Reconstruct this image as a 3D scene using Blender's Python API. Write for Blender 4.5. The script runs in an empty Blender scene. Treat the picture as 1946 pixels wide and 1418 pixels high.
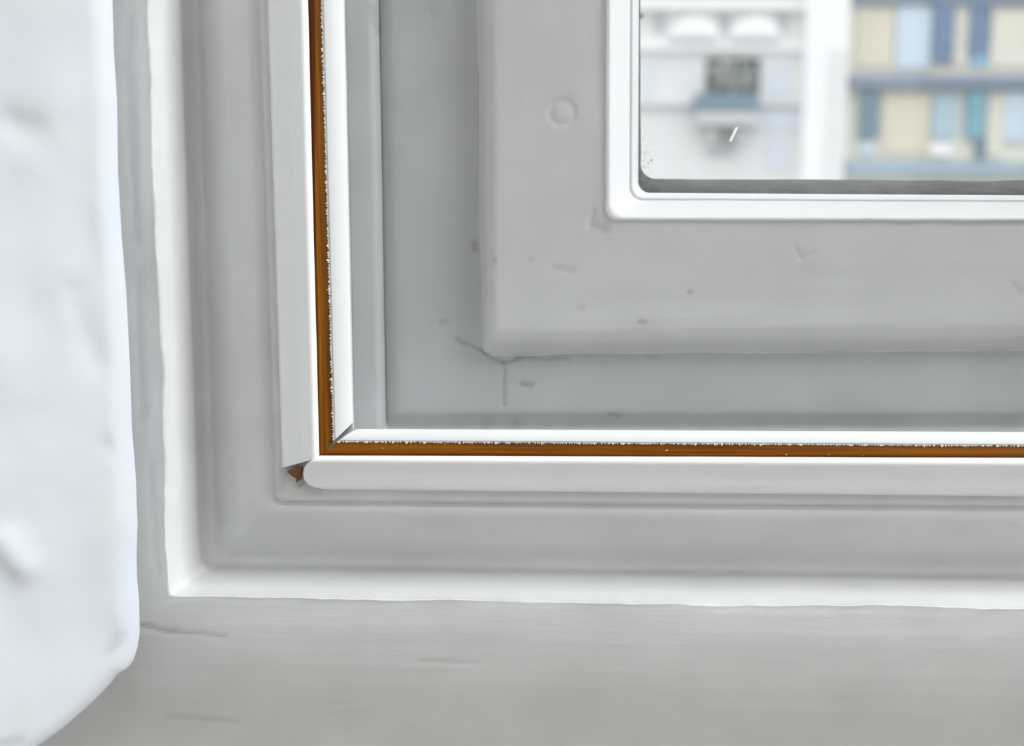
import bpy, bmesh, math, random
import numpy as np
from mathutils import Vector, Matrix, noise, Euler

S = bpy.context.scene
COL = S.collection
IW, IH, F = 1946, 1418, 2700.0

# ------------------------------------------------------------------ camera
CAM_Z = 1.30
PITCH, YAW, ROLL = math.radians(8.5), math.radians(2.0), math.radians(0.35)
cam_data = bpy.data.cameras.new('camera')
cam = bpy.data.objects.new('camera', cam_data); COL.objects.link(cam)
cam_rot = Matrix.Rotation(YAW, 4, 'Z') @ Matrix.Rotation(math.pi/2 - PITCH, 4, 'X') @ Matrix.Rotation(ROLL, 4, 'Z')
cam.matrix_world = Matrix.Translation((0, 0, CAM_Z)) @ cam_rot
cam_data.sensor_width = 36.0
cam_data.lens = F / IW * 36.0
cam_data.clip_start = 0.01
cam_data.clip_end = 300
cam_data.dof.use_dof = True
cam_data.dof.focus_distance = 0.403
cam_data.dof.aperture_fstop = cam_data.lens / 4.2      # a 4.2 mm wide aperture
S.camera = cam

# ------------------------------------------------------------------ view, world, sun, added lights
S.view_settings.view_transform = 'Standard'
S.view_settings.look = 'None'
S.view_settings.gamma = 1.0
S.view_settings.use_curve_mapping = False
S.view_settings.exposure = 0.0
import os
SKY = 2.6
FILL = 0.66
KEY = 1.65
KY0 = 0.33
W = bpy.data.worlds.new('world'); S.world = W; W.use_nodes = True
bg = W.node_tree.nodes['Background']
# overcast sky, about three times brighter overhead than at the horizon
_n, _l = W.node_tree.nodes, W.node_tree.links
_tc = _n.new('ShaderNodeTexCoord'); _sp = _n.new('ShaderNodeSeparateXYZ'); _l.new(_tc.outputs['Generated'], _sp.inputs[0])
_mr = _n.new('ShaderNodeMapRange'); _l.new(_sp.outputs[2], _mr.inputs[0])
_mr.inputs[1].default_value = 0; _mr.inputs[2].default_value = 1; _mr.inputs[3].default_value = SKY/3; _mr.inputs[4].default_value = SKY
_l.new(_mr.outputs[0], bg.inputs[1])
bg.inputs[0].default_value = (0.97, 0.975, 1.0, 1)

def add_light(name, kind, energy, color=(1, 1, 1), loc=(0, 0, 0), target=None, size=None, size_y=None, angle=None):
    d = bpy.data.lights.new(name, kind); d.energy = energy; d.color = color
    if kind == 'AREA':
        d.shape = 'RECTANGLE'; d.size = size; d.size_y = size_y or size
    if angle is not None: d.angle = angle
    o = bpy.data.objects.new(name, d); COL.objects.link(o); o.location = loc
    if target is not None:
        o.rotation_euler = (Vector(target) - Vector(loc)).to_track_quat('-Z', 'Y').to_euler()
    return o
# added soft fill from behind and overhead
add_light('back_fill_light', 'AREA', 15*FILL, (0.95, 0.985, 1.0), (-0.2, -3.1, 1.6), (0.1, 0, 1.5), 2.4, 1.7)
add_light('overhead_fill_light', 'AREA', 8*FILL, (0.95, 0.985, 1.0), (0.3, -1.2, 2.6), (0.3, -1.2, 0), 0.6, 0.6)
# added grazing key light, up and to the right, to brighten inward-facing chamfers
add_light('side_key_light', 'AREA', 38*KEY, (0.95, 0.98, 1.0), (1.35, KY0, 2.35), (0.0, .39, 1.2), 1.1, 0.09)
# portal at the window opening so that the sky is sampled well
pl = add_light('window_portal', 'AREA', 1, (1, 1, 1), (0.11, 0.63, 1.46), (0.11, 0, 1.46), 0.5, 0.6)
pl.data.cycles.is_portal = True

# ------------------------------------------------------------------ pixel -> point on the plane at depth Y
CR = cam_rot.to_3x3()
def at(px, py, Y):
    d = CR @ Vector(((px - IW/2)/F, -(py - IH/2)/F, -1.0))
    k = Y / d.y
    return Vector((d.x*k, Y, CAM_Z + d.z*k))

# ------------------------------------------------------------------ materials
def new_mat(name):
    m = bpy.data.materials.new(name); m.use_nodes = True
    nt = m.node_tree
    return m, nt, nt.nodes['Principled BSDF']
class NT:
    def __init__(s, nt): s.nt = nt
    def n(s, t, **kw):
        x = s.nt.nodes.new(t)
        for k, v in kw.items(): setattr(x, k, v)
        return x
    def l(s, a, b): s.nt.links.new(a, b)
    def math(s, op, a, b=None, clamp=False):
        x = s.n('ShaderNodeMath', operation=op, use_clamp=clamp)
        for i, v in enumerate((a, b)):
            if v is None: continue
            if isinstance(v, (int, float)): x.inputs[i].default_value = v
            else: s.l(v, x.inputs[i])
        return x.outputs[0]
    def vmath(s, op, a, b=None, out=0, scale=None):
        x = s.n('ShaderNodeVectorMath', operation=op)
        for i, v in enumerate((a, b)):
            if v is None: continue
            if isinstance(v, (tuple, list, Vector)): x.inputs[i].default_value = tuple(v)
            else: s.l(v, x.inputs[i])
        if scale is not None: s.l(scale, x.inputs['Scale'])
        return x.outputs[out]
    def noise(s, vec, scale, detail=3, rough=0.5):
        x = s.n('ShaderNodeTexNoise'); x.inputs['Scale'].default_value = scale
        x.inputs['Detail'].default_value = detail; x.inputs['Roughness'].default_value = rough
        if vec is not None: s.l(vec, x.inputs['Vector'])
        return x
    def ramp(s, fac, stops):
        x = s.n('ShaderNodeValToRGB'); s.l(fac, x.inputs[0])
        e = x.color_ramp.elements
        while len(e) < len(stops): e.new(0.5)
        for el, (p, c) in zip(e, stops):
            el.position = p; el.color = (c, c, c, 1) if isinstance(c, (int, float)) else (*c, 1)
        return x.outputs[0]
    def mix(s, fac, a, b):
        x = s.n('ShaderNodeMix', data_type='RGBA')
        if isinstance(fac, (int, float)): x.inputs[0].default_value = fac
        else: s.l(fac, x.inputs[0])
        for i, v in ((6, a), (7, b)):
            if isinstance(v, tuple): x.inputs[i].default_value = (*v, 1)
            else: s.l(v, x.inputs[i])
        return x.outputs[2]
    def seg(s, pos, a, b):
        """distance in x,z from a segment a-b"""
        ba = Vector(b) - Vector(a)
        pa = s.vmath('SUBTRACT', pos, a)
        dt = s.vmath('DOT_PRODUCT', pa, tuple(ba), out=1)
        h = s.math('DIVIDE', dt, max(ba.length_squared, 1e-12), clamp=True)
        sc = s.n('ShaderNodeVectorMath', operation='SCALE'); sc.inputs[0].default_value = tuple(ba); s.l(h, sc.inputs['Scale'])
        return s.vmath('LENGTH', s.vmath('SUBTRACT', pa, sc.outputs[0]), out=1)

def paint(name, color, rough=0.42, mott=0.06, streak=0.25, bump=0.5, lumps=0.3, marks=None, rings=None, spec=0.5, tint=None):
    """brushed oil paint on wood: streaks along the grain (u of the UV map), soft lumps, hairline marks"""
    m, nt, b = new_mat(name); g = NT(nt)
    uv = g.n('ShaderNodeUVMap').outputs[0]
    st = g.vmath('MULTIPLY', uv, (22, 260, 1))
    n1 = g.noise(st, 1.0, 4, 0.6).outputs[0]
    n2 = g.noise(g.vmath('MULTIPLY', uv, (60, 160, 1)), 1.0, 3, 0.55).outputs[0]
    geo = g.n('ShaderNodeTexCoord').outputs['Object']
    n3 = g.noise(geo, 45, 3, 0.5).outputs[0]
    n4 = g.noise(geo, 1400, 2, 0.5).outputs[0]
    c0 = tuple(color)
    c1 = tuple(max(0, v*(1-mott*2)) for v in color)
    if tint: c1 = tint
    c = g.mix(g.ramp(n3, [(0.35, 0.0), (0.7, 1.0)]), c0, c1)
    h = g.math('MULTIPLY', n1, streak)
    h = g.math('ADD', h, g.math('MULTIPLY', n2, lumps))
    h = g.math('ADD', h, g.math('MULTIPLY', n4, 0.06))
    if marks:
        at_ = g.n('ShaderNodeAttribute'); at_.attribute_name = 'dirt'
        c = g.mix(at_.outputs['Fac'], c, (0.10, 0.095, 0.085))
    g.l(c, b.inputs['Base Color'])
    b.inputs['Roughness'].default_value = rough
    b.inputs['Specular IOR Level'].default_value = spec
    bp = g.n('ShaderNodeBump'); bp.inputs['Distance'].default_value = 0.0006; bp.inputs['Strength'].default_value = bump
    g.l(h, bp.inputs['Height']); g.l(bp.outputs[0], b.inputs['Normal'])
    return m

def wood(name, dark, light, paint_edge=0.93, glue=False):
    """bare brown softwood with grain along u; ragged drips of white paint at the v=1 side"""
    m, nt, b = new_mat(name); g = NT(nt)
    uv = g.n('ShaderNodeUVMap').outputs[0]
    sep = g.n('ShaderNodeSeparateXYZ'); g.l(uv, sep.inputs[0])
    gr = g.noise(g.vmath('MULTIPLY', uv, (10, 6.0, 1)), 1.0, 5, 0.65)
    gr2 = g.noise(g.vmath('MULTIPLY', uv, (34, 20.0, 1)), 1.0, 4, 0.7)
    big = g.noise(g.vmath('MULTIPLY', uv, (16, 0.5, 1)), 1.0, 2, 0.5)
    t = g.math('ADD', g.math('MULTIPLY', gr.outputs[0], 0.50), g.math('MULTIPLY', gr2.outputs[0], 0.30))
    t = g.math('ADD', t, g.math('MULTIPLY', big.outputs[0], 0.30))
    c = g.mix(g.ramp(t, [(0.46, 0.0), (0.64, 1.0)]), dark, light)
    v = sep.outputs[1]
    # dark line of old glue beside the moulding
    c = g.mix(g.ramp(g.math('ADD', v, g.math('MULTIPLY', g.math('SUBTRACT', big.outputs[0], 0.5), -0.5)), [(0.06, 0.75), (0.24, 0.0)]), c, (0.035, 0.006, 0.001))
    e1 = g.noise(g.vmath('MULTIPLY', uv, (700, 1.0, 1)), 1.0, 4, 0.75).outputs[0]
    e2 = g.noise(g.vmath('MULTIPLY', uv, (2600, 3.0, 1)), 1.0, 2, 0.6).outputs[0]
    vv = g.math('ADD', v, g.math('MULTIPLY', g.math('SUBTRACT', e1, 0.5), 0.55))
    vv = g.math('ADD', vv, g.math('MULTIPLY', g.math('SUBTRACT', e2, 0.5), 0.45))
    dirt = g.ramp(g.math('ADD', v, g.math('MULTIPLY', g.math('SUBTRACT', e1, 0.5), 0.4)), [(0.66, 0.0), (0.86, 0.6)])
    c = g.mix(dirt, c, (0.060, 0.026, 0.006))
    if glue:                                   # dark red glue line that widens up the bead
        u = sep.outputs[0]
        w_ = g.math('MULTIPLY', g.math('SUBTRACT', u, 1.26), 5.5, clamp=True)
        q_ = g.math('SUBTRACT', g.math('MULTIPLY', w_, 1.35), g.math('ADD', v, g.math('MULTIPLY', g.math('SUBTRACT', gr.outputs[0], 0.5), 0.3)))
        c = g.mix(g.ramp(q_, [(0.0, 0.0), (0.16, 0.85)]), c, (0.05, 0.007, 0.001))
    pm = g.ramp(vv, [(paint_edge, 0.0), (paint_edge+0.06, 1.0)])
    # stray flecks
    fl = g.noise(g.vmath('MULTIPLY', uv, (420, 3.0, 1)), 1.0, 1, 0.4).outputs[0]
    fm = g.ramp(fl, [(0.765, 0.0), (0.80, 0.8)])
    pm = g.math('MAXIMUM', pm, fm)
    c = g.mix(pm, c, (0.88, 0.88, 0.85))
    g.l(c, b.inputs['Base Color'])
    b.inputs['Roughness'].default_value = 0.6
    b.inputs['Specular IOR Level'].default_value = 0.08
    bp = g.n('ShaderNodeBump'); bp.inputs['Distance'].default_value = 0.0003; bp.inputs['Strength'].default_value = 0.5
    g.l(g.math('ADD', g.math('MULTIPLY', t, 0.6), g.math('MULTIPLY', pm, 0.7)), bp.inputs['Height']); g.l(bp.outputs[0], b.inputs['Normal'])
    return m

def plain(name, color, rough=0.7, mott=0.0, scale=3.0, c2=None, bump=0.0):
    m, nt, b = new_mat(name); g = NT(nt)
    b.inputs['Roughness'].default_value = rough
    co = g.n('ShaderNodeTexCoord').outputs['Object']
    n = g.noise(co, scale, 4, 0.6).outputs[0]
    c2 = c2 or tuple(v*(1-mott) for v in color)
    g.l(g.mix(g.ramp(n, [(0.35, 0.0), (0.65, 1.0)]), tuple(color), c2), b.inputs['Base Color'])
    if bump:
        bp = g.n('ShaderNodeBump'); bp.inputs['Distance'].default_value = bump
        g.l(n, bp.inputs['Height']); g.l(bp.outputs[0], b.inputs['Normal'])
    return m

JY, KY, BY = 0.4365, 0.4322, 0.385
frame_marks = [
    ((262, 1190), (330, 1203), BY, 5, 0.30, 0.8), ((330, 1203), (425, 1210), BY, 5, 0.25, 0.6),
    ((246, 40), (240, 130), BY, 9, 0.10, 0.3), ((246, 150), (258, 460), BY, 10, 0.10, 0.4),
    ((262, 520), (270, 800), BY, 7, 0.10, 0.4), ((284, 880), (300, 1090), BY, 6, 0.10, 0.4),
    ((800, 1258), (905, 1262), BY, 4, 0.12, 0.4), ((310, 1375), (440, 1385), BY, 7, 0.12, 0.5), ((560, 1368), (700, 1352), BY, 6, 0.0, -0.4),
    ((335, 25), (332, 34), 0.39, 4, 0.35, 0.4), ((574, 884), (582, 900), 0.400, 8, 1.0, 1.0), ((660, 812), (640, 836), 0.400, 8, 1.0, 1.0),  # last two darken the mitre gaps, as painted shade
    ((545, 905), (570, 925), 0.400, 5, 0.4, 0.5), ((408, 560), (413, 640), 0.401, 4, 0.0, -0.7), ((413, 590), (424, 590), 0.401, 4, 0.0, -0.7),
    ((405, 180), (402, 400), 0.401, 5, 0.0, -0.4), ((735, 780), (745, 788), 0.433, 14, 0.55, 0.0),  # last one: recess-corner shade put in as a dark spot
]
sash_marks = [
    ((866, 645), (912, 668), JY, 5, 0.28, 1.0), ((912, 668), (957, 692), JY, 5, 0.32, 1.0), ((957, 692), (985, 680), JY, 5, 0.32, 1.0),
    ((985, 680), (1080, 683), JY, 5, 0.28, 0.8), ((957, 694), (958, 770), JY, 4, 0.22, 0.8), ((985, 680), (1200, 671), JY, 4, 0.12, 0.5),
    ((995, 730), (1010, 732), JY, 8, 0.42, 0.5), ((840, 611), (847, 612), JY, 6, 0.3, 0.4), ((902, 460), (904, 474), JY, 7, 0.40, 0.8),
    ((938, 494), (939, 496), KY, 6, 0.30, 0.3), ((1008, 492), (1009, 493), KY, 5, 0.25, 0.3), ((1308, 554), (1312, 555), KY, 6, 0.40, 0.4),
    ((1216, 609), (1222, 611), KY, 7, 0.38, 0.5), ((1100, 583), (1106, 584), KY, 8, 0.15, 0.4), ((1132, 430), (1150, 438), KY, 12, 0.2, 0.6),
    ((1120, 428), (1128, 400), KY, 7, 0.05, 0.8), ((1055, 511), (1088, 514), KY, 9, 0.12, 0.5), ((1510, 468), (1520, 492), KY, 6, 0.05, 0.45),
    ((1520, 492), (1548, 480), KY, 6, 0.05, 0.45), ((1925, 540), (1946, 560), KY, 10, 0.1, 0.4), ((938, 580), (930, 630), KY, 8, 0.02, 0.2),
    ((712, 20), (718, 60), JY, 8, 0.20, 0.3), ((820, 22), (828, 28), JY, 8, 0.12, 0.3), ((1235, 676), (1245, 678), JY, 8, 0.18, 0.3),
    ((1100, 608), (1400, 600), KY, 9, 0.0, -0.15), ((1240, 640), (1946, 640), KY, 8, 0.0, -0.12), ((1160, 788), (1175, 790), JY, 7, 0.3, 0.0),
]
M = {}
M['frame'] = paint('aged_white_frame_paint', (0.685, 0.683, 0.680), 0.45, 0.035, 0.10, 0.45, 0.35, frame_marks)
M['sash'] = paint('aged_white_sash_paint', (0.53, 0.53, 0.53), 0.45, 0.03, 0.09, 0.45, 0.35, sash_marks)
M['stop'] = paint('shade_grey_stop_paint', (0.39, 0.395, 0.395), 0.45, 0.04, 0.09, 0.45, 0.35, True)  # darker than the sash: shade of the recess put into the paint colour
M['putty'] = paint('white_putty_paint', (0.80, 0.80, 0.81), 0.35, 0.01, 0.12, 0.5, 0.35)
M['bead'] = paint('glossy_white_bead_paint', (0.93, 0.93, 0.935), 0.30, 0.01, 0.12, 0.25, 0.1)
M['bead_inner'] = paint('smooth_white_bead_paint', (0.77, 0.78, 0.785), 0.40, 0.01, 0.1, 0.2, 0.1)
M['plaster'] = paint('pale_plaster_paint', (0.62, 0.65, 0.70), 0.6, 0.02, 0.0, 0.25, 0.3, marks=True, tint=(0.645, 0.67, 0.69))
M['wood_v'] = wood('bare_brown_wood', (0.10, 0.028, 0.001), (0.25, 0.098, 0.006), glue=True)
M['wood_h'] = wood('bare_red_brown_wood', (0.105, 0.026, 0.001), (0.23, 0.080, 0.003), 0.93)
M['wood_end'] = plain('splintered_wood', (0.24, 0.12, 0.05), 0.8, c2=(0.13, 0.06, 0.025), scale=900, bump=0.0004)
M['gap'] = plain('gap_shade_end', (0.05, 0.04, 0.035), 0.9)  # near-black stands in for the shade inside the mitre gap
M['room_wall'] = plain('room_wall_paint', (0.80, 0.80, 0.79), 0.8)
M['floor'] = plain('floorboards', (0.36, 0.33, 0.30), 0.5, c2=(0.30, 0.27, 0.24), scale=5)
M['exterior'] = plain('exterior_render', (0.55, 0.54, 0.50), 0.9)

def mark_mesh(V, marks, rings=(), depth=0.00035, tol=.009):
    """press hairline cracks, dents and specks into the vertices; returns the displaced vertices and their dirt and painted gap shade"""
    P = np.array([tuple(v) for v in V]); X = P[:, [0, 2]]
    dirt = np.zeros(len(P)); h = np.zeros(len(P))
    for (pa, pb, Y, w, k, dep) in marks:
        a, e = at(pa[0], pa[1], Y), at(pb[0], pb[1], Y)
        A = np.array((a.x, a.z)); E = np.array((e.x, e.z)); ba = E - A; R_ = w*0.00016
        lo, hi = np.minimum(A, E) - R_*2.5, np.maximum(A, E) + R_*2.5
        idx = np.where(((X > lo) & (X < hi)).all(1) & (np.abs(P[:, 1] - Y) < tol))[0]
        if not len(idx): continue
        q = X[idx].copy()
        for n_, i_ in enumerate(idx):
            x_, z_ = X[i_]
            q[n_] += (0.0007*noise.noise(Vector((x_*300, z_*300, 1))), 0.0007*noise.noise(Vector((x_*300, z_*300, 7))))
        t = np.clip(((q - A)@ba)/max(ba@ba, 1e-12), 0, 1)
        d = np.sqrt(((q - (A + t[:, None]*ba))**2).sum(1))
        f = np.exp(-(d/R_)**2*1.6)
        dirt[idx] = np.maximum(dirt[idx], f*k); h[idx] += f*dep
    for (pc, Y, r, w, dep) in rings:
        a = at(pc[0], pc[1], Y)
        d = np.sqrt(((X - np.array((a.x, a.z)))**2).sum(1))
        f = np.exp(-((d - r*0.00016)/(w*0.00016))**2*1.6)
        f[np.abs(P[:, 1] - Y) > .009] = 0
        h += f*dep
    P[:, 1] += h*depth
    return P, np.clip(dirt, 0, 1)
def add_dirt_and_shade(o, dirt):
    a = o.data.attributes.new('dirt', 'FLOAT', 'POINT'); a.data.foreach_set('value', np.asarray(dirt, dtype=np.float32))

# ------------------------------------------------------------------ object helpers
def tag(o, label=None, cat=None, group=None, kind=None):
    if label: o['label'] = label
    if cat: o['category'] = cat
    if group: o['group'] = group
    if kind: o['kind'] = kind
    return o
def empty(name, loc, parent=None):
    o = bpy.data.objects.new(name, None); COL.objects.link(o); o.location = loc; o.empty_display_size = 0.02
    if parent: o.parent = parent
    return o
def link_mesh(name, verts, faces, mat, parent=None, uvs=None, sharp=35, smooth=True, fix=True, loc=None):
    """verts in world space; the object origin goes to the parent's origin or to loc"""
    me = bpy.data.meshes.new(name)
    org = Vector(parent.location) if parent is not None else (Vector(loc) if loc is not None else Vector((0, 0, 0)))
    p = parent.parent if parent is not None else None
    while p is not None: org = org + Vector(p.location); p = p.parent
    me.from_pydata([Vector(v) - org for v in verts], [], faces)
    if fix:
        bm = bmesh.new(); bm.from_mesh(me)
        bmesh.ops.recalc_face_normals(bm, faces=bm.faces)
        bm.to_mesh(me); bm.free()
    if uvs is not None:
        ul = me.uv_layers.new(name='UVMap')
        idx = np.empty(len(me.loops), dtype=np.int32); me.loops.foreach_get('vertex_index', idx)
        ul.data.foreach_set('uv', np.asarray(uvs, dtype=np.float32)[idx].ravel())
    me.materials.append(mat)
    if smooth:
        me.polygons.foreach_set('use_smooth', [True]*len(me.polygons))
        me.set_sharp_from_angle(angle=math.radians(sharp))
    o = bpy.data.objects.new(name, me); COL.objects.link(o)
    if parent is not None: o.parent = parent
    elif loc is not None: o.location = loc
    me.update()
    return o
def box_data(x0, x1, y0, y1, z0, z1):
    v = [(x, y, z) for x in (x0, x1) for y in (y0, y1) for z in (z0, z1)]
    f = [(0, 1, 3, 2), (4, 6, 7, 5), (0, 4, 5, 1), (2, 3, 7, 6), (0, 2, 6, 4), (1, 5, 7, 3)]
    return v, f
def boxes(name, bs, mat, parent=None, bevel=0.0, loc=None):
    V, Fc = [], []
    for b in bs:
        v, f = box_data(*b); k = len(V); V += v; Fc += [tuple(i+k for i in q) for q in f]
    o = link_mesh(name, V, Fc, mat, parent, smooth=False, loc=loc)
    if bevel:
        m = o.modifiers.new('edge', 'BEVEL'); m.width = bevel; m.segments = 2; m.limit_method = 'ANGLE'
    return o

# ------------------------------------------------------------------ a moulding profile swept round a window
# a station: (x px at row 50, x px at row 750, y px at column 700, y px at column 1900, depth Y, corner radius, waviness)
def st(a, Y, r=0.0, w=0.0): return (*a, Y, r, w)
def mixa(a, b, t): return tuple(p*(1-t) + q*t for p, q in zip(a, b))
aB = (282, 307, 1139, 1158); aC = (358, 380, 1083, 1099); aR = (426, 452, 988, 1003)
aE = (492, 516, 957, 966); aF = (511, 533, 930, 942); aWl = (586.5, 604, 866, 870)
aWr = (613, 632, 839, 846.5); aH = (654, 669, 815, 821); aI = (712, 724, 836, 838); aN = (722, 734, 828, 829)
aJ = (903, 914, 682, 670); aK = (933, 935, 640, 629); aLo = (1157, 1153, 416, 416); aLi = (1214, 1211, 363, 371)

def station_lines(s):
    xa, xb, ya, yb, Y = s[:5]
    p, q = at(xa, 50, Y), at(xb, 750, Y)
    kx = (q.x - p.x)/(q.z - p.z)
    p2, q2 = at(700, ya, Y), at(1900, yb, Y)
    kz = (q2.z - p2.z)/(q2.x - p2.x)
    # intersection: x = p.x + kx (z - p.z) ; z = p2.z + kz (x - p2.x)
    x = (p.x + kx*(p2.z - kz*p2.x - p.z))/(1 - kx*kz)
    z = p2.z + kz*(x - p2.x)
    return x, z, kx, kz
XC, ZC = 0.11, 1.46          # centre of the whole window
def wav(seed, s, amp):
    if not amp: return 0.0
    return amp*(noise.noise(Vector((s*22, seed*7.3, 1.7)))*1.0 + noise.noise(Vector((s*70, seed*3.1, 5.2)))*0.55 + noise.noise(Vector((s*240, seed*5.1, 9.2)))*0.22)

def dense(total, fine=0.33, step=0.0006):
    out = list(np.arange(0, min(fine, total), step))
    rest = total - out[-1]
    n = max(2, int(rest/0.03))
    out += [out[-1] + rest*(k+1)/n for k in range(n)]
    return out
NV = dense(1.0); 
def ring_points(s, seed, tilt_far=0.0):
    """closed loop of points for a station; returns [(point, u)] for 4 legs (left going down, bottom going right, right, top)"""
    x0, z0, kx, kz = station_lines(s)
    Y, r, w = s[4], s[5], s[6]
    x1, z1 = 2*XC - x0, 2*ZC - z0
    H, L = z1 - z0, x1 - x0
    left, bot = [], []
    fr = [v for v in NV]
    def path(t, length, leg):
        # t in metres from the corner; scaled so that the last sample lands on the far corner
        q = math.pi*r/4
        if r and t < q:
            a = t/q*(math.pi/4)
            along = r - r*math.cos(math.pi/4 - 0) + 0  # unused
            ang = math.pi/4 - a
            return r - r*math.sin(ang), r - r*math.cos(ang)    # along, inset
        return (t - q + r, 0.0) if r else (t, 0.0)
    q0 = math.pi*r/4
    def tmap(f, total):
        tot = total - r + q0
        fine = min(0.33, 0.9*tot)
        return f*fine/0.33 if f <= 0.33 else fine + (f - 0.33)/(fr[-1] - 0.33)*(tot - fine)
    for k, f in enumerate(fr):
        tH = tmap(f, H)
        al, ins = path(tH, H, 0)
        fade = max(0.0, min(1.0, (H - al)/0.02, tH/.006))
        left.append((Vector((x0 + kx*min(al, .35) + ins + wav(seed, -tH, w)*fade, Y + wav(seed+50, -tH, w*.5)*fade, z0 + al)), -tH))
        tL = tmap(f, L)
        al, ins = path(tL, L, 1)
        fade = max(0.0, min(1.0, (L - al)/0.02, tL/.006))
        bot.append((Vector((x0 + al, Y + wav(seed+50, tL, w*.5)*fade, z0 + kz*min(al, .35) + ins + wav(seed, tL, w)*fade)), tL))
    # far corners must agree
    tr = Vector((bot[-1][0].x, Y, left[-1][0].z))
    right = [(bot[-1][0].lerp(tr, k/6), 1 + k/6) for k in range(7)]
    top = [(tr.lerp(left[-1][0], k/6), 2 + k/6) for k in range(7)]
    return left, bot, right, top

def sweep(stations, seed0=0):
    legs = [[], [], [], []]
    for i, s in enumerate(stations):
        L = ring_points(s, seed0*3 + s[2]/330.0)
        for k in range(4): legs[k].append(L[k])
    v = [0.0]
    for i in range(1, len(stations)):
        a, b = legs[1][i-1][300][0], legs[1][i][300][0]
        v.append(v[-1] + (a-b).length)
    return legs, v
def leg_mesh(leg, v, close=True):
    n = len(leg); m = len(leg[0])
    V, UV = [], []
    for i in range(n):
        for k in range(m):
            V.append(leg[i][k][0]); UV.append((leg[i][k][1], v[i]))
    Fc = []
    rng = range(n) if close else range(n-1)
    for i in rng:
        j = (i+1) % n
        for k in range(m-1):
            Fc.append((i*m+k, j*m+k, j*m+k+1, i*m+k+1))
    return V, Fc, UV
def subdiv(stations, maxpx=16):
    """linear subdivision of the profile between stations"""
    out = []
    for a, b in zip(stations, stations[1:]):
        n = max(1, int(math.ceil(abs(a[0]-b[0])/maxpx)))
        for k in range(n): out.append(tuple(p*(1-k/n) + q*(k/n) for p, q in zip(a, b)))
    out.append(stations[-1]); return out
def smooth_profile(stations, n=3):
    """Catmull-Rom through the stations"""
    P = [np.array(s) for s in stations]; out = []
    for i in range(len(P)-1):
        p0, p1, p2, p3 = P[max(i-1, 0)], P[i], P[i+1], P[min(i+2, len(P)-1)]
        for k in range(n):
            t = k/n
            q = 0.5*((2*p1) + (-p0+p2)*t + (2*p0-5*p1+4*p2-p3)*t*t + (-p0+3*p1-3*p2+p3)*t**3)
            q[5] = max(q[5], 0); q[6] = max(q[6], 0)
            out.append(tuple(q))
    out.append(tuple(P[-1])); return out

# ------------------------------------------------------------------ fixed window frame (casing, chamfer, recess, rebate)
window = empty('window_1', (XC, 0.42, ZC)); tag(window, kind='structure')
aO = (-330, -305, 1560, 1590)
pf = [st(aO, 0.4700)] + smooth_profile([st(aO, 0.4010, 0, .0002), st(mixa(aO, aB, .35), 0.3920, 0, .0002), st(mixa(aO, aB, .62), 0.3868, 0, .0002), st(mixa(aO, aB, .82), 0.3851, 0, .0002), st(mixa(aO, aB, .96), 0.3850, 0, .0003)], 3)
pf += smooth_profile([st(mixa(aB, aC, -.06), 0.3851, .001, .0008), st(mixa(aB, aC, 0.03), 0.3853, .001, .0010), st(mixa(aB, aC, .09), 0.3872, .001, .0005),
      st(mixa(aB, aC, .5), 0.3972, .0015, .00015), st(mixa(aB, aC, .80), 0.4050, .0025, .0001), st(mixa(aB, aC, 1.02), 0.4104, .004, .0001), st(mixa(aB, aC, 1.2), 0.4126, .005, .0001),
      st(mixa(aC, aR, .32), 0.4122, .006, .0001), st(mixa(aC, aR, .6), 0.4075, .006, .0002), st(mixa(aC, aR, .95), 0.4010, .006, .0003),
      st(mixa(aR, aE, .3), 0.3992, .005, .0002), st(mixa(aR, aE, .7), 0.3990, .004, .0002), st(mixa(aR, aE, .9), 0.3998, .003, .0001),
      st(mixa(aE, aF, .0), 0.4004, .002, .0001), st(mixa(aE, aF, .3), 0.3993, .002, .0001), st(mixa(aE, aF, .7), 0.3997, .002, .0001), st(mixa(aE, aF, 1.2), 0.4003, .001, 0)], 3)
pf = subdiv(pf, 7)
pf += [st(mixa(aF, aH, .5), 0.4002), st(mixa(aF, aH, .9), 0.4004), st(aH, 0.4008)]
pf += [st(aH, 0.4012), st(mixa(aH, aI, .05), 0.4300), st(mixa(aH, aI, .05), 0.470)]
def whole_ring(legs, v):
    V, Fc, UV = [], [], []
    for k in range(4):
        a, b, c = leg_mesh(legs[k], v); n = len(V); V += a; UV += c; Fc += [tuple(i+n for i in f) for f in b]
    # weld the legs where they meet
    P = np.round(np.array([tuple(p) for p in V])*1e6).astype(np.int64)
    _, first, inv = np.unique(P, axis=0, return_index=True, return_inverse=True)
    inv = inv.ravel()
    V2 = [V[i] for i in first]; UV2 = [UV[i] for i in first]
    F2 = []
    for f in Fc:
        q = []
        for i in f:
            j = int(inv[i])
            if j not in q: q.append(j)
        if len(q) >= 3: F2.append(tuple(q))
    return V2, F2, UV2
def ring_object(name, stations, seed, mat, parent, marks=None, rings=()):
    legs, v = sweep(stations, seed)
    V, Fc, UV = whole_ring(legs, v)
    if marks is not None:
        V, dirt = mark_mesh(V, marks, rings)
        o = link_mesh(name, V, Fc, mat, parent, UV); add_dirt_and_shade(o, dirt); return o
    return link_mesh(name, V, Fc, mat, parent, UV)
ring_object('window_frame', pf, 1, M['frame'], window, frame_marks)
aG = (716, 728, 834, 835); aN = (726, 738, 797, 796)
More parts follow.
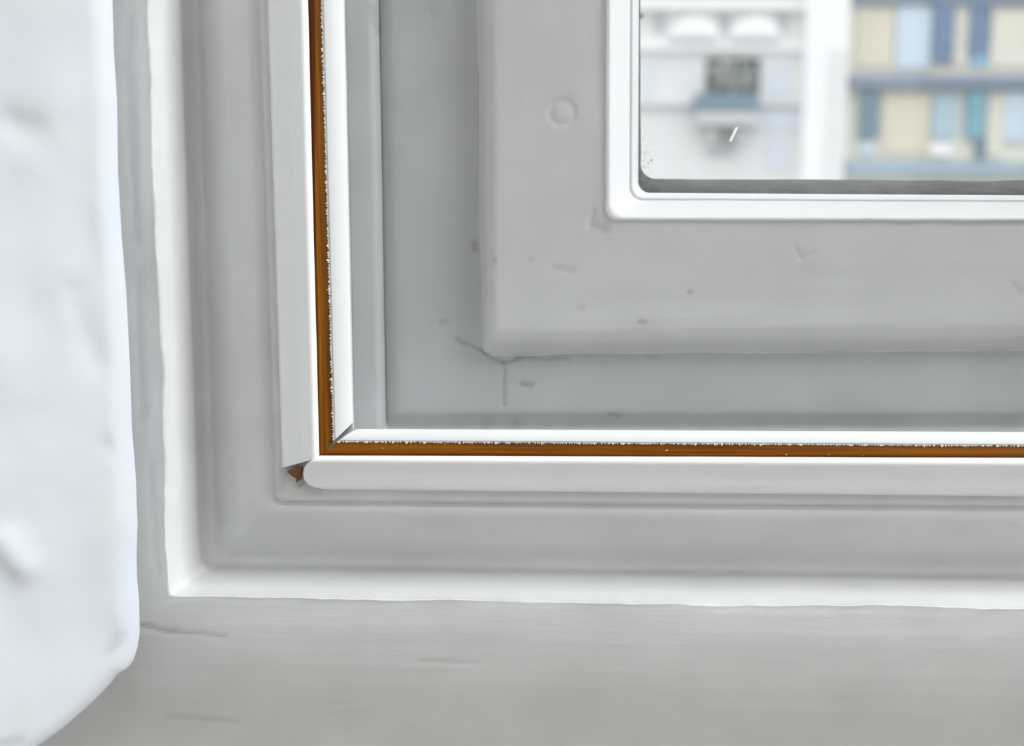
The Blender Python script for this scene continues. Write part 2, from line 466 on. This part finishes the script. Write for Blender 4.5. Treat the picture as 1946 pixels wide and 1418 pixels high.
pst = [st(mixa(aH, aI, .05), .4690), st(mixa(aH, aI, .05), .4302)] + subdiv(smooth_profile([st(mixa(aH, aI, .08), .4301, 0, .0001), st(mixa(aH, aI, .5), .4305, 0, .0001), st(mixa(aH, aI, .9), .4314, 0, .0001), st(aG, .4340, .001, .0001), st(mixa(aG, aN, .5), .4374, .001, .0001), st(aN, .4370, .001, .0002),
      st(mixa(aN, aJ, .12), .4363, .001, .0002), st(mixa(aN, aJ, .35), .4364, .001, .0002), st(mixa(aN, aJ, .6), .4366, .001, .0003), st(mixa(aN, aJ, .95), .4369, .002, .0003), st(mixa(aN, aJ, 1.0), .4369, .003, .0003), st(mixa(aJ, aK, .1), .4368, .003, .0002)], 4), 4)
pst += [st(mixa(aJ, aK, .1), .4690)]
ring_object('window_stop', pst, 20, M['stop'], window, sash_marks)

# ------------------------------------------------------------------ the hinged sash with its putty and glass
sash = empty('window_sash', (0, 0.0165, 1.30-ZC), window)
psh = [st(mixa(aJ, aK, .12), 0.4700)]
psh += subdiv(smooth_profile([st(mixa(aJ, aK, .12), 0.4368, .003, .0002), st(mixa(aJ, aK, .3), 0.4354, .003, .0003), st(mixa(aJ, aK, .6), 0.4334, .003, .0003), st(mixa(aJ, aK, 1.0), 0.4324, .002, .0003), st(mixa(aK, aLo, .08), 0.4320, .001, .0003),
      st(mixa(aK, aLo, .3), 0.4322, .001, .0003), st(mixa(aK, aLo, .6), 0.4322, .001, .0003), st(mixa(aK, aLo, .9), 0.4322, .003, .0003), st(mixa(aLo, aLi, .1), 0.4324, .005, .0003)], 4), 4)
psh += [st(mixa(aLo, aLi, .2), 0.4350, .005), st(mixa(aLo, aLi, .3), 0.4440, .004), st(mixa(aLo, aLi, .3), 0.4700, .004)]
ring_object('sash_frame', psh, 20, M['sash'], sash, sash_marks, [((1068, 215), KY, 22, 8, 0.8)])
# white glazing bead round the pane
pp = smooth_profile([st(mixa(aLo, aLi, -.10), 0.4326, .004, .0002), st(mixa(aLo, aLi, -.03), 0.4316, .004, .0003), st(mixa(aLo, aLi, .10), 0.4318, .005, .0002), st(mixa(aLo, aLi, .35), 0.4345, .005, .0001),
      st(mixa(aLo, aLi, .62), 0.4375, .0045, .0001), st(mixa(aLo, aLi, .72), 0.4392, .004, .0001), st(mixa(aLo, aLi, .79), 0.4388, .004, .0001), st(mixa(aLo, aLi, .90), 0.4396, .004, .0001), st(mixa(aLo, aLi, .97), 0.4412, .0038, .0001), st(mixa(aLo, aLi, 1.0), 0.4430, .0036, 0)], 3)
pp += [st(mixa(aLo, aLi, .4), 0.4430, .004), st(mixa(aLo, aLi, .2), 0.4430, .004)]
ring_object('glazing_bead', pp, 40, M['putty'], sash)
# outer putty seen through the glass; dark colour stands in for backlit shade
gx, gz, _, _ = station_lines(st(aLi, 0.4465))
M['outer'] = plain('backlit_dark_putty', (0.20, 0.20, 0.195), 0.8, c2=(0.14, 0.14, 0.14), scale=120, bump=0.001)
aX = (1217, 1217, 337, 344)
po = [st(mixa(aLo, aLi, .5), 0.4462), st(mixa(aLi, aX, 0.0), 0.4462, .004, .0001), st(mixa(aLi, aX, .25), 0.4480, .004, .0001), st(mixa(aLi, aX, .7), 0.4560, .0045, .0002), st(aX, 0.4640, .005, .0003), st(aX, 0.4700, .005, .0002), st(mixa(aLo, aLi, .5), 0.4700)]
tag(ring_object('outer_putty', po, 60, M['outer'], sash), 'putty line outside the glass, coloured dark as if backlit')
# the pane
mg, nt, b = new_mat('window_glass'); g = NT(nt)
tr = g.n('ShaderNodeBsdfTransparent'); tr.inputs[0].default_value = (0.98, 0.985, 0.98, 1)
gl = g.n('ShaderNodeBsdfGlossy'); gl.inputs['Roughness'].default_value = 0.02
fr = g.n('ShaderNodeFresnel'); fr.inputs[0].default_value = 1.45
mx = g.n('ShaderNodeMixShader'); g.l(fr.outputs[0], mx.inputs[0]); g.l(tr.outputs[0], mx.inputs[1]); g.l(gl.outputs[0], mx.inputs[2])
# specks of mould and a scratch on the glass
geo = g.n('ShaderNodeTexCoord').outputs['Object']
flat = g.vmath('MULTIPLY', geo, (1, 0, 1))
GO = Vector((XC, 0.4365, 1.30))
nsp = g.noise(geo, 900, 3, 0.6).outputs[0]
edge = at(1214, 200, .4445).x - GO.x; edz = at(1300, 352, .4445).z - GO.z
sp = g.n('ShaderNodeSeparateXYZ'); g.l(geo, sp.inputs[0])
near = g.math('SUBTRACT', 1.0, g.math('DIVIDE', g.math('SUBTRACT', sp.outputs[0], edge), 0.006), clamp=True)
low = g.math('SUBTRACT', 1.0, g.math('DIVIDE', g.math('SUBTRACT', sp.outputs[2], edz), 0.020), clamp=True)
mk = g.math('MULTIPLY', g.ramp(nsp, [(0.56, 0.0), (0.62, 1.0)]), g.math('MULTIPLY', near, low))
for (c, w) in (((1238, 305), 4), ((1232, 310), 3), ((1218, 30), 8)):
    a = at(c[0], c[1], .4445) - GO
    d = g.vmath('LENGTH', g.vmath('SUBTRACT', flat, (a.x, 0, a.z)), out=1)
    mk = g.math('MAXIMUM', mk, g.math('SUBTRACT', 1.0, g.math('DIVIDE', d, w*0.00016), clamp=True))
df = g.n('ShaderNodeBsdfDiffuse'); df.inputs[0].default_value = (0.03, 0.035, 0.03, 1)
mx2 = g.n('ShaderNodeMixShader'); g.l(g.math('MULTIPLY', mk, 0.35), mx2.inputs[0]); g.l(mx.outputs[0], mx2.inputs[1]); g.l(df.outputs[0], mx2.inputs[2])
a1, a2 = at(1388, 268, .4445) - GO, at(1400, 243, .4445) - GO
wsc = g.seg(flat, (a1.x, 0, a1.z), (a2.x, 0, a2.z))
ws = g.math('SUBTRACT', 1.0, g.math('DIVIDE', wsc, 2.2*0.00016), clamp=True)
dw = g.n('ShaderNodeBsdfDiffuse'); dw.inputs[0].default_value = (0.9, 0.9, 0.9, 1)
tw = g.n('ShaderNodeBsdfTranslucent'); tw.inputs[0].default_value = (0.95, 0.95, 0.95, 1)
aw = g.n('ShaderNodeAddShader'); g.l(dw.outputs[0], aw.inputs[0]); g.l(tw.outputs[0], aw.inputs[1])
mx3 = g.n('ShaderNodeMixShader'); g.l(g.math('MULTIPLY', ws, 0.8), mx3.inputs[0]); g.l(mx2.outputs[0], mx3.inputs[1]); g.l(aw.outputs[0], mx3.inputs[2])
g.l(mx3.outputs[0], nt.nodes['Material Output'].inputs[0])
x0, z0, _, _ = station_lines(st(mixa(aLo, aLi, .7), 0.4445))
boxes('pane', [(x0, 2*XC-x0, 0.4431, 0.4461, z0, 2*ZC-z0)], mg, sash)

# ------------------------------------------------------------------ the two loose beads with a bare wood edge
def bead_sweep(profile, horizontal, ends, length=0.45, step=0.0009, seed=0, bow=0.0, vnorm=False):
    """profile: stations (closed). ends: function(station index) -> pixel coordinate of the cut end"""
    V, UV, Fc = [], [], []
    prm = []
    for s in profile:
        xa, xb, ya, yb, Y = s[:5]
        prm.append(s)
    n = len(profile)
    ks = list(np.arange(0, 0.36, step)) + [0.38, 0.40, 0.45]
    m = len(ks)
    vacc = 0; prev = None
    for i, s in enumerate(profile):
        x, z, kx, kz = station_lines(s)
        Y, w = s[4], s[6]
        e = ends[i]
        if horizontal:
            xe = at(e, (s[2]+s[3])/2, Y).x
            base = [Vector((xe + (t if t > .002 else t), Y, z + kz*(xe + t - x))) for t in ks]
        else:
            ze = at((s[0]+s[1])/2 + 10, e, Y).z
            base = [Vector((x + kx*(ze + t - z), Y, ze + t)) for t in ks]
        if prev is not None: vacc += (base[200]-prev).length
        prev = base[200]
        for k, p in enumerate(base):
            t = ks[k]
            d = wav(seed + i*0.05, t, w) + bow*math.sin(min(t, .36)/.36*math.pi)
            q = p + (Vector((0, 0, d)) if horizontal else Vector((d, 0, 0)))
            V.append(q); UV.append(((p.x if horizontal else p.z), (s[7] if len(s) > 7 else vacc)))
    for i in range(n):
        j = (i+1) % n
        for k in range(m-1): Fc.append((i*m+k, j*m+k, j*m+k+1, i*m+k+1))
    Fc.append(tuple(i*m for i in range(n))); Fc.append(tuple(i*m+m-1 for i in range(n))[::-1])
    return V, Fc, UV
def fst(t, Y, w=0.0): return st(mixa(aF, aWl, t), Y, 0, w)
outer = [fst(-.02, .4000), fst(-.01, .3985, .0001), fst(.03, .3966, .0001), fst(.14, .3957, .0001), fst(.32, .3951, .00008), fst(.5, .3946, .00008), fst(.62, .3937, .00005),
         fst(.71, .3930, .00005), fst(.80, .3926, .00005), fst(.89, .3927, .00005), fst(.96, .3934, .00005), fst(1.0, .3946, .00005)]
outer = smooth_profile(outer, 4) + [fst(1.0, .3960), fst(1.0, .4000)]
def wst(t, Y, v, w=0.0): return (*mixa(aWl, aWr, t), Y, 0, w, v)
wprof = [wst(0.0, .4000, 0), wst(0.0, .3950, 0), wst(.02, .3950, 0.02), wst(.35, .3957, .35), wst(.7, .3966, .7), wst(1.0, .3973, 1.0), wst(1.10, .3977, 1.08), wst(1.10, .4000, 1.1)]
def ist(t, Y, w=0.0): return st(mixa(aWr, aH, t), Y, 0, w)
iprof = [ist(0.05, .4000), ist(0.05, .3974, .00006), ist(.09, .3971, .00005), ist(.14, .3971, .00004), ist(.5, .3978, .00003), ist(.85, .3990, .00003), ist(.95, .3995, .00003), ist(1.0, .4003, .00003), ist(1.0, .4007)]

def interp(x, xs, ys): return float(np.interp(x, xs, ys))
def end_v(s):   # vertical bead: row of the cut for each station, from its x px at row 750
    return interp(s[1], [533, 604, 632, 662, 669], [889, 870, 838, 811, 803])
def end_h(s):   # horizontal bead: column of its end, from its y px at column 700
    return interp(s[2], [815, 817, 822, 839, 866, 870, 874, 880, 890, 900, 912, 922, 928, 930], [686, 676, 664, 642, 609, 605, 594, 585, 578, 576, 578, 586, 600, 615])
vb = empty('glazing_stop', at(600, 870, .400))
tag(vb, 'upright white window bead with a bare brown wood edge, left of the sash', 'window bead', 'white beads with a bare wood edge')
hb = empty('glazing_stop', at(640, 870, .400))
tag(hb, 'horizontal white window bead with a bare brown wood edge, below the sash', 'window bead', 'white beads with a bare wood edge')
for (root, hor, endf, wm, sd) in ((vb, False, end_v, 'wood_v', 70), (hb, True, end_h, 'wood_h', 90)):
    for nm, prof, mt, lab in (('painted_moulding', outer, 'bead', None), ('wood_edge', wprof, wm, 'bare brown wood strip with ragged flecks of white paint'), ('painted_lip', iprof, 'bead_inner', None)):
        V, Fc, UV = bead_sweep(prof, hor, [endf(s) for s in prof], seed=sd)
        o = link_mesh(nm, V, Fc, M[mt], root, UV)
        if lab: tag(o, lab)
        if nm == 'painted_lip':                    # lip ends near-black, as painted shade of the mitre gap
            o.data.materials.append(M['gap'])
            for p in o.data.polygons:
                if len(p.vertices) > 4: p.material_index = 1
# the splintered end of the upright bead
pts = [(545, 897), (556, 889), (572, 886), (577, 890), (574, 902), (573, 912), (566, 914), (562, 918), (564, 911), (560, 907), (556, 906), (552, 902)]
V = [at(x, y, .3966) for x, y in pts] + [at(x, y, .4004) for x, y in pts]
V.append(at(566, 899, .3960))
n = len(pts)
Fc = [(i, (i+1) % n, n*2) for i in range(n)] + [tuple(range(n, 2*n))] + [(i, (i+1) % n, n+(i+1) % n, n+i) for i in range(n)]
tag(link_mesh('splintered_end', V, Fc, M['wood_end'], vb, smooth=False), 'torn bare wood at the bottom end')

# ------------------------------------------------------------------ left wall: thick plaster return with a rounded lower corner
YE = 0.362; TS = 0.75
curve = [(256, 1215), (253, 1240), (247, 1262), (238, 1276), (224, 1283), (208, 1303), (180, 1330), (140, 1362), (100, 1386), (55, 1404), (0, 1414), (-100, 1428), (-500, 1470)]
right_edge = [(200, -200), (203, 0), (206, 100), (212, 190), (214, 330), (221, 450), (230, 560), (237, 700), (241, 820), (249, 920), (250, 960), (252, 1000), (250, 1060), (251, 1110), (255, 1150), (256, 1215)]
REX = [at(x, y, YE) for x, y in right_edge]
reZ = np.array([p.z for p in REX][::-1]); reX = np.array([p.x for p in REX][::-1])
CV = [at(x, y, YE) for x, y in curve]
cvX = np.array([p.x for p in CV][::-1]); cvZ = np.array([p.z for p in CV][::-1])
xr = cvX.max(); zc = cvZ.max(); ztop = 2.8
poly = np.array([(p.x, p.z) for p in REX] + [(p.x, p.z) for p in CV[1:]])
def poly_dist(x, z):
    a, b = poly[:-1], poly[1:]
    ab = b - a; ap = np.array([x, z]) - a
    t = np.clip((ap*ab).sum(1)/(ab*ab).sum(1), 0, 1)
    return float(np.sqrt(((ap - ab*t[:, None])**2).sum(1)).min())
ds = list(np.concatenate([np.linspace(0, 0.004, 9), np.arange(0.0052, 0.06, 0.0014), np.linspace(0.062, 0.30, 24)]))
rs_lin = np.concatenate([np.linspace(0, 0.004, 8), np.arange(0.0055, 0.24, 0.0015), np.linspace(0.25, 1.62, 26)])
V, UV = [], []
R = 0.0045
for d in ds:
    Xp = xr - d
    zb = float(np.interp(Xp, cvX, cvZ))
    for r_ in rs_lin:
        z = zb + r_*(ztop - zb)/1.62
        shift = float(np.interp(z, reZ, reX) - xr) if z > zc else 0.0
        X = Xp + shift*math.exp(-d/0.03) if z > zc else Xp
        dist = poly_dist(X, z) if (d < .03 or r_ < .03) else 1
        y = YE - d*(TS - .28*min(1, max(0, (z - 1.16)/.15)))
        if dist < R: y += R - math.sqrt(max(0, R*R - (R-dist)**2))
        f = min(1, dist/0.006)
        y += f*(0.0016*noise.noise(Vector((X*26, z*13, 3))) + 0.0009*noise.noise(Vector((X*75, z*48, 8))) + 0.00015*noise.noise(Vector((X*260, z*210, 2))))
        V.append((X, y, z)); UV.append((z, X))
n, m = len(ds), len(rs_lin)
Fc = [(i*m+k, i*m+k+1, (i+1)*m+k+1, (i+1)*m+k) for i in range(n-1) for k in range(m-1)]
# rim going back to the frame
rim = [i*m for i in range(n)][::-1] + list(range(1, m))
base = len(V)
for q in rim:
    V.append((V[q][0]-0.036, 0.3852, V[q][2]+0.003)); UV.append(UV[q])
for a in range(len(rim)-1): Fc.append((rim[a], rim[a+1], base+a+1, base+a))
pmarks = [((20, 1385), (62, 1388), YE+.03, 26, .45, 1.5), ((232, 1205), (218, 1225), YE, 14, .18, 1.0), ((212, 850), (206, 835), YE, 13, .10, 1.5), ((-10, 1408), (30, 1412), YE, 14, .3, 0),
          ((0, 235), (22, 245), YE, 30, .03, 3), ((100, 560), (135, 700), YE, 22, .02, 2), ((0, 1030), (35, 1090), YE, 25, 0, -5)]
V, dirt = mark_mesh(V, [(a, b, Y-.02 if a[0] < 150 else Y, w, k, d) for a, b, Y, w, k, d in pmarks], tol=.06)
wl = link_mesh('wall_left', V, Fc, M['plaster'], None, UV, sharp=60)
add_dirt_and_shade(wl, dirt)
tag(wl, 'pale plaster wall edge with a rounded lower corner', kind='structure')
xl_wall = xr - 0.30

# ------------------------------------------------------------------ the rest of the room (behind and around the camera)
RX0, RX1, RY0, RY1, RZ1 = -1.6, 1.5, -3.3, 0.386, 2.8
ox, oz, _, _ = station_lines(st(aO, 0.385))
def struct(name, bs, mat): return tag(boxes(name, bs, M[mat]), kind='structure')
fx1, fz1 = 2*XC-ox, 2*ZC-oz
struct('wall_front', [(RX0-.1, ox, RY1, 0.62, 0, RZ1), (fx1, RX1+.1, RY1, 0.62, 0, RZ1), (ox, fx1, RY1, 0.62, 0, oz), (ox, fx1, RY1, 0.62, fz1, RZ1)], 'room_wall')
struct('wall_pier', [(RX0, xl_wall, 0.110, RY1, 0, RZ1)], 'room_wall')
struct('wall_back', [(RX0-.1, RX1+.1, RY0-.1, RY0, 0, RZ1)], 'room_wall')
struct('wall_side', [(RX0-.1, RX0, RY0, RY1, 0, RZ1)], 'room_wall')
struct('wall_right', [(RX1, RX1+.1, RY0, RY1, 0, RZ1)], 'room_wall')
struct('floor', [(RX0-.1, RX1+.1, RY0-.1, 0.62, -.1, 0)], 'floor')
struct('ceiling', [(RX0-.1, RX1+.1, RY0-.1, 0.62, RZ1, RZ1+.1)], 'room_wall')

# ------------------------------------------------------------------ across the street
YB = 25.0
def bx(px0, px1, py0, py1, Y, depth, back=0.0):
    """a box in world metres whose front face fills this part of the facade"""
    a, b_ = at(px0, py0, Y - depth), at(px1, py1, Y - depth)
    zz = sorted((a.z, b_.z)); xx = sorted((a.x, b_.x))
    return (xx[0], xx[1], Y - depth, Y + back, zz[0], zz[1])
M['stone'] = plain('pale_render', (0.80, 0.82, 0.81), 0.9, 0.04, 1.2)
M['stone2'] = plain('pale_moulded_stone', (0.93, 0.93, 0.93), 0.9, 0.03, 1.5)
M['greystone'] = plain('grey_stone', (0.55, 0.57, 0.57), 0.9, 0.08, 2.5)
M['greystone2'] = plain('light_grey_stone', (0.60, 0.61, 0.61), 0.9, 0.05, 2.5)
M['darkpane'] = plain('dark_window', (0.17, 0.21, 0.21), 0.3, 0.3, 3)
M['palepane'] = plain('pale_blue_window', (0.70, 0.76, 0.82), 0.4, 0.05, 2)
M['bluebox'] = plain('blue_grey_panel', (0.18, 0.28, 0.35), 0.7, 0.1, 3)
M['cream'] = plain('cream_cladding', (0.72, 0.69, 0.56), 0.8, 0.05, 1.0)
M['cream2'] = plain('light_cream_cladding', (0.78, 0.77, 0.68), 0.8, 0.04, 1.0)
M['paleblue'] = plain('pale_blue_panel', (0.62, 0.74, 0.84), 0.6, 0.05, 1.0)
M['midblue'] = plain('dusty_blue_panel', (0.45, 0.60, 0.67), 0.6, 0.06, 1.0)
M['blue'] = plain('blue_mosaic', (0.13, 0.20, 0.32), 0.6, c2=(0.22, 0.32, 0.44), scale=9)
M['greyblue'] = plain('grey_blue_mosaic', (0.19, 0.24, 0.32), 0.6, c2=(0.26, 0.32, 0.41), scale=9)
M['teal'] = plain('teal_panel', (0.17, 0.38, 0.48), 0.6, c2=(0.28, 0.48, 0.56), scale=2)
M['cyan'] = plain('light_cyan_panel', (0.35, 0.62, 0.78), 0.6, 0.05)
M['base'] = plain('grey_green_band', (0.40, 0.50, 0.54), 0.7, c2=(0.33, 0.44, 0.52), scale=2)
M['leaf'] = plain('dull_green_foliage', (0.30, 0.36, 0.30), 0.8, c2=(0.16, 0.22, 0.18), scale=7)
M['asphalt'] = plain('asphalt', (0.30, 0.30, 0.30), 0.9, 0.1, 1)

xl = at(1600, 200, YB).x
GZ = -7.5
town = empty('townhouse', (xl-4, YB, GZ))
tag(town, 'out-of-focus pale grey-white facade with arched lintels, seen through the left of the pane', 'building')
hole = bx(1345, 1448, 108, 205, YB, 0.3, 0)
wx0, wx1, wz0, wz1 = hole[0], hole[1], hole[4], hole[5]
boxes('facade_wall', [(xl-9, wx0, YB, YB+.5, GZ, 5.5), (wx1, xl, YB, YB+.5, GZ, 5.5), (wx0, wx1, YB, YB+.5, GZ, wz0), (wx0, wx1, YB, YB+.5, wz1, 5.5), (xl-9, xl, YB+.5, YB+8, GZ, 5.5)], M['stone'], town)
boxes('cornice', [bx(1150, 1560, -2, 9, YB, .16), bx(1150, 1560, 9, 18, YB, .24)], M['stone2'], town, .02)
boxes('frieze', [bx(1150, 1560, -30, -2, YB, .15)], M['greystone2'], town)
for cx_ in (1318, 1433):                                         # shallow arches over the upper openings
    c = at(cx_, 72, YB); rr = 46*YB/F
    V, Fc = [], []
    K = 16
    for k in range(K+1):
        a = math.pi*k/K
        for (q, yy) in ((rr, YB-.22), (rr, YB+.02)):
            V.append((c.x + q*math.cos(a), yy, c.z + q*0.85*math.sin(a)))
    V.append((c.x, YB-.22, c.z))
    for k in range(K):
        Fc.append((2*k, 2*k+2, 2*k+3, 2*k+1)); Fc.append((2*k, len(V)-1, 2*k+2))
    Fc.append((0, 1, 2*K+1, 2*K))
    link_mesh('arched_lintel', V, Fc, M['stone2'], town, smooth=False)
for x in (1253, 1376, 1487):
    boxes('spandrel', [bx(x-11, x+11, 26, 60, YB, .03)], M['greystone'], town, .01)
boxes('string_course', [bx(1150, 1545, 196, 203, YB, .12)], M['greystone2'], town, .01)
boxes('string_course', [bx(1150, 1545, 82, 96, YB, .14)], M['stone2'], town, .01)
w_ = boxes('facade_window', [(wx0, wx1, YB+.22, YB+.30, wz0, wz1)], M['darkpane'], town)
boxes('window_bar', [bx(1388, 1393, 108, 205, YB+.22, .05)], M['greystone'], w_)
for x0_, x1_ in ((1222, 1242), (1460, 1500)):
    f_ = boxes('facade_window', [bx(x0_, x1_, 120, 185, YB, .03)], M['palepane'], town)
boxes('facade_window', [bx(1456, 1496, 268, 325, YB, .03)], M['palepane'], town)
boxes('balcony_slab', [bx(1325, 1440, 212, 238, YB, .5)], M['greystone2'], town, .02)
boxes('balcony_bracket', [bx(1348, 1362, 238, 275, YB, .4)], M['greystone'], town, .02)
boxes('balcony_bracket', [bx(1400, 1414, 238, 275, YB, .4)], M['greystone'], town, .02)
boxes('recessed_panel', [bx(1345, 1395, 246, 300, YB, .02)], M['greystone2'], town)
boxes('recessed_panel', [bx(1420, 1530, 206, 250, YB, .04)], M['palepane'], town)
pb6 = list(bx(1546, 1606, -300, 520, YB, .45)); pb6[1] = min(pb6[1], xl)
boxes('corner_pilaster', [tuple(pb6)], M['stone2'], town, .03)
boxes('pilaster_edge', [bx(1574, 1596, 90, 520, YB, .47)], M['stone'], town, .01)
# planter box with a bush on the balcony
pb = boxes('window_box', [bx(1320, 1442, 178, 211, YB-.2, .30, .0)], M['bluebox'], None, .02)
tag(pb, 'blurred blue-grey box below the dark window of the pale facade', 'planter')
bm = bmesh.new(); rnd = random.Random(4)
c = at(1385, 152, YB-.2)
for k in range(70):
    p = Vector((c.x + max(-.42, min(.42, rnd.gauss(0, .17))), YB-.34 + rnd.gauss(0, .05), c.z - .13 + abs(rnd.gauss(0, .22))))
    mt = Matrix.Translation(p) @ Euler((rnd.random()*3, rnd.random()*3, rnd.random()*3)).to_matrix().to_4x4() @ Matrix.Diagonal((.09, .05, .015, 1))
    bmesh.ops.create_icosphere(bm, subdivisions=1, radius=1, matrix=mt)
me = bpy.data.meshes.new('balcony_bush'); bm.to_mesh(me); bm.free()
M['bush'] = plain('pale_grey_green_leaves', (0.45, 0.48, 0.44), 0.8, 0.2, 5)
me.materials.append(M['bush']); bo = bpy.data.objects.new('balcony_bush', me); COL.objects.link(bo)
tag(bo, 'small grey-green bush in the blue-grey box before the dark facade window', 'plant')

x2 = xl + .012
off = empty('apartment_block', (x2+6, YB, GZ))
tag(off, 'out-of-focus facade of blue bands and cream panels, seen through the right of the pane', 'building')
boxes('facade_wall', [(x2, x2+16, YB, YB+8, GZ, 5.5)], M['cream2'], off)
for nm, (a, b_, c_, d_), dp, mt in [
    ('blue_band', (1614, 2400, -20, 7), .16, 'greyblue'), ('blue_band', (1614, 2400, 143, 170), .22, 'greyblue'), ('blue_band', (1608, 2400, 304, 338), .22, 'base'),
    ('wall_panel', (1630, 1696, 16, 128), .06, 'cream'), ('wall_panel', (1707, 1768, 10, 130), .08, 'paleblue'),
    ('blue_column', (1778, 1811, -20, 118), .14, 'blue'), ('wall_panel', (1816, 1842, 8, 125), .06, 'cream2'),
    ('blue_column', (1848, 1878, -20, 104), .14, 'blue'), ('cyan_panel', (1849, 1877, 104, 124), .10, 'cyan'), ('wall_panel', (1886, 1990, 16, 128), .06, 'cream2'),
    ('blue_column', (1637, 1668, 170, 264), .12, 'bluebox'), ('window_pane', (1634, 1662, 270, 292), .10, 'paleblue'),
    ('wall_panel', (1680, 1764, 178, 292), .06, 'cream'), ('wall_panel', (1774, 1814, 176, 264), .08, 'midblue'), ('window_pane', (1768, 1808, 272, 296), .10, 'stone2'),
    ('blue_column', (1840, 1872, 170, 262), .12, 'teal'), ('blue_column', (1858, 1874, 262, 300), .12, 'bluebox'), ('wall_panel', (1880, 1905, 176, 296), .05, 'cream2'), ('wall_panel', (1912, 1990, 172, 268), .08, 'paleblue')]:
    b6 = list(bx(a, b_, c_, d_, YB, dp)); b6[0] = max(b6[0], x2 + .03)
    boxes(nm, [tuple(b6)], M[mt], off, .008)
gr = boxes('street', [(-40, 50, 1.0, 60, GZ-.2, GZ)], M['asphalt']); gr.name = 'ground'; tag(gr, kind='structure')
# a strip of lichen on the outer rail
V = []
lich = [(1735, 349, 346), (1780, 350, 343), (1830, 350, 344), (1860, 350, 346), (1900, 351, 344), (1950, 351, 343), (2000, 351, 345)]
M['lichen'] = plain('ochre_lichen', (0.30, 0.21, 0.07), 0.9, c2=(0.10, 0.10, 0.04), scale=160, bump=.0005)
for x, y0, y1 in lich:
    for y, Y in ((y0, .462), (y1, .465), (y1, .469), (y0+3, .469)): V.append(at(x, y, Y))
Fc = []
for i in range(len(lich)-1):
    for k in range(4): Fc.append((i*4+k, i*4+(k+1) % 4, (i+1)*4+(k+1) % 4, (i+1)*4+k))
Fc += [(0, 1, 2, 3), tuple(len(V)-4+k for k in range(4))]
tag(link_mesh('moss_strip', V, Fc, M['lichen'], sash, smooth=False), 'ochre and dark moss along the outer edge of the bottom rail')

# ------------------------------------------------------------------ render hints
S.cycles.use_denoising = True
S.cycles.max_bounces = 12
S.cycles.diffuse_bounces = 6
S.cycles.transparent_max_bounces = 12
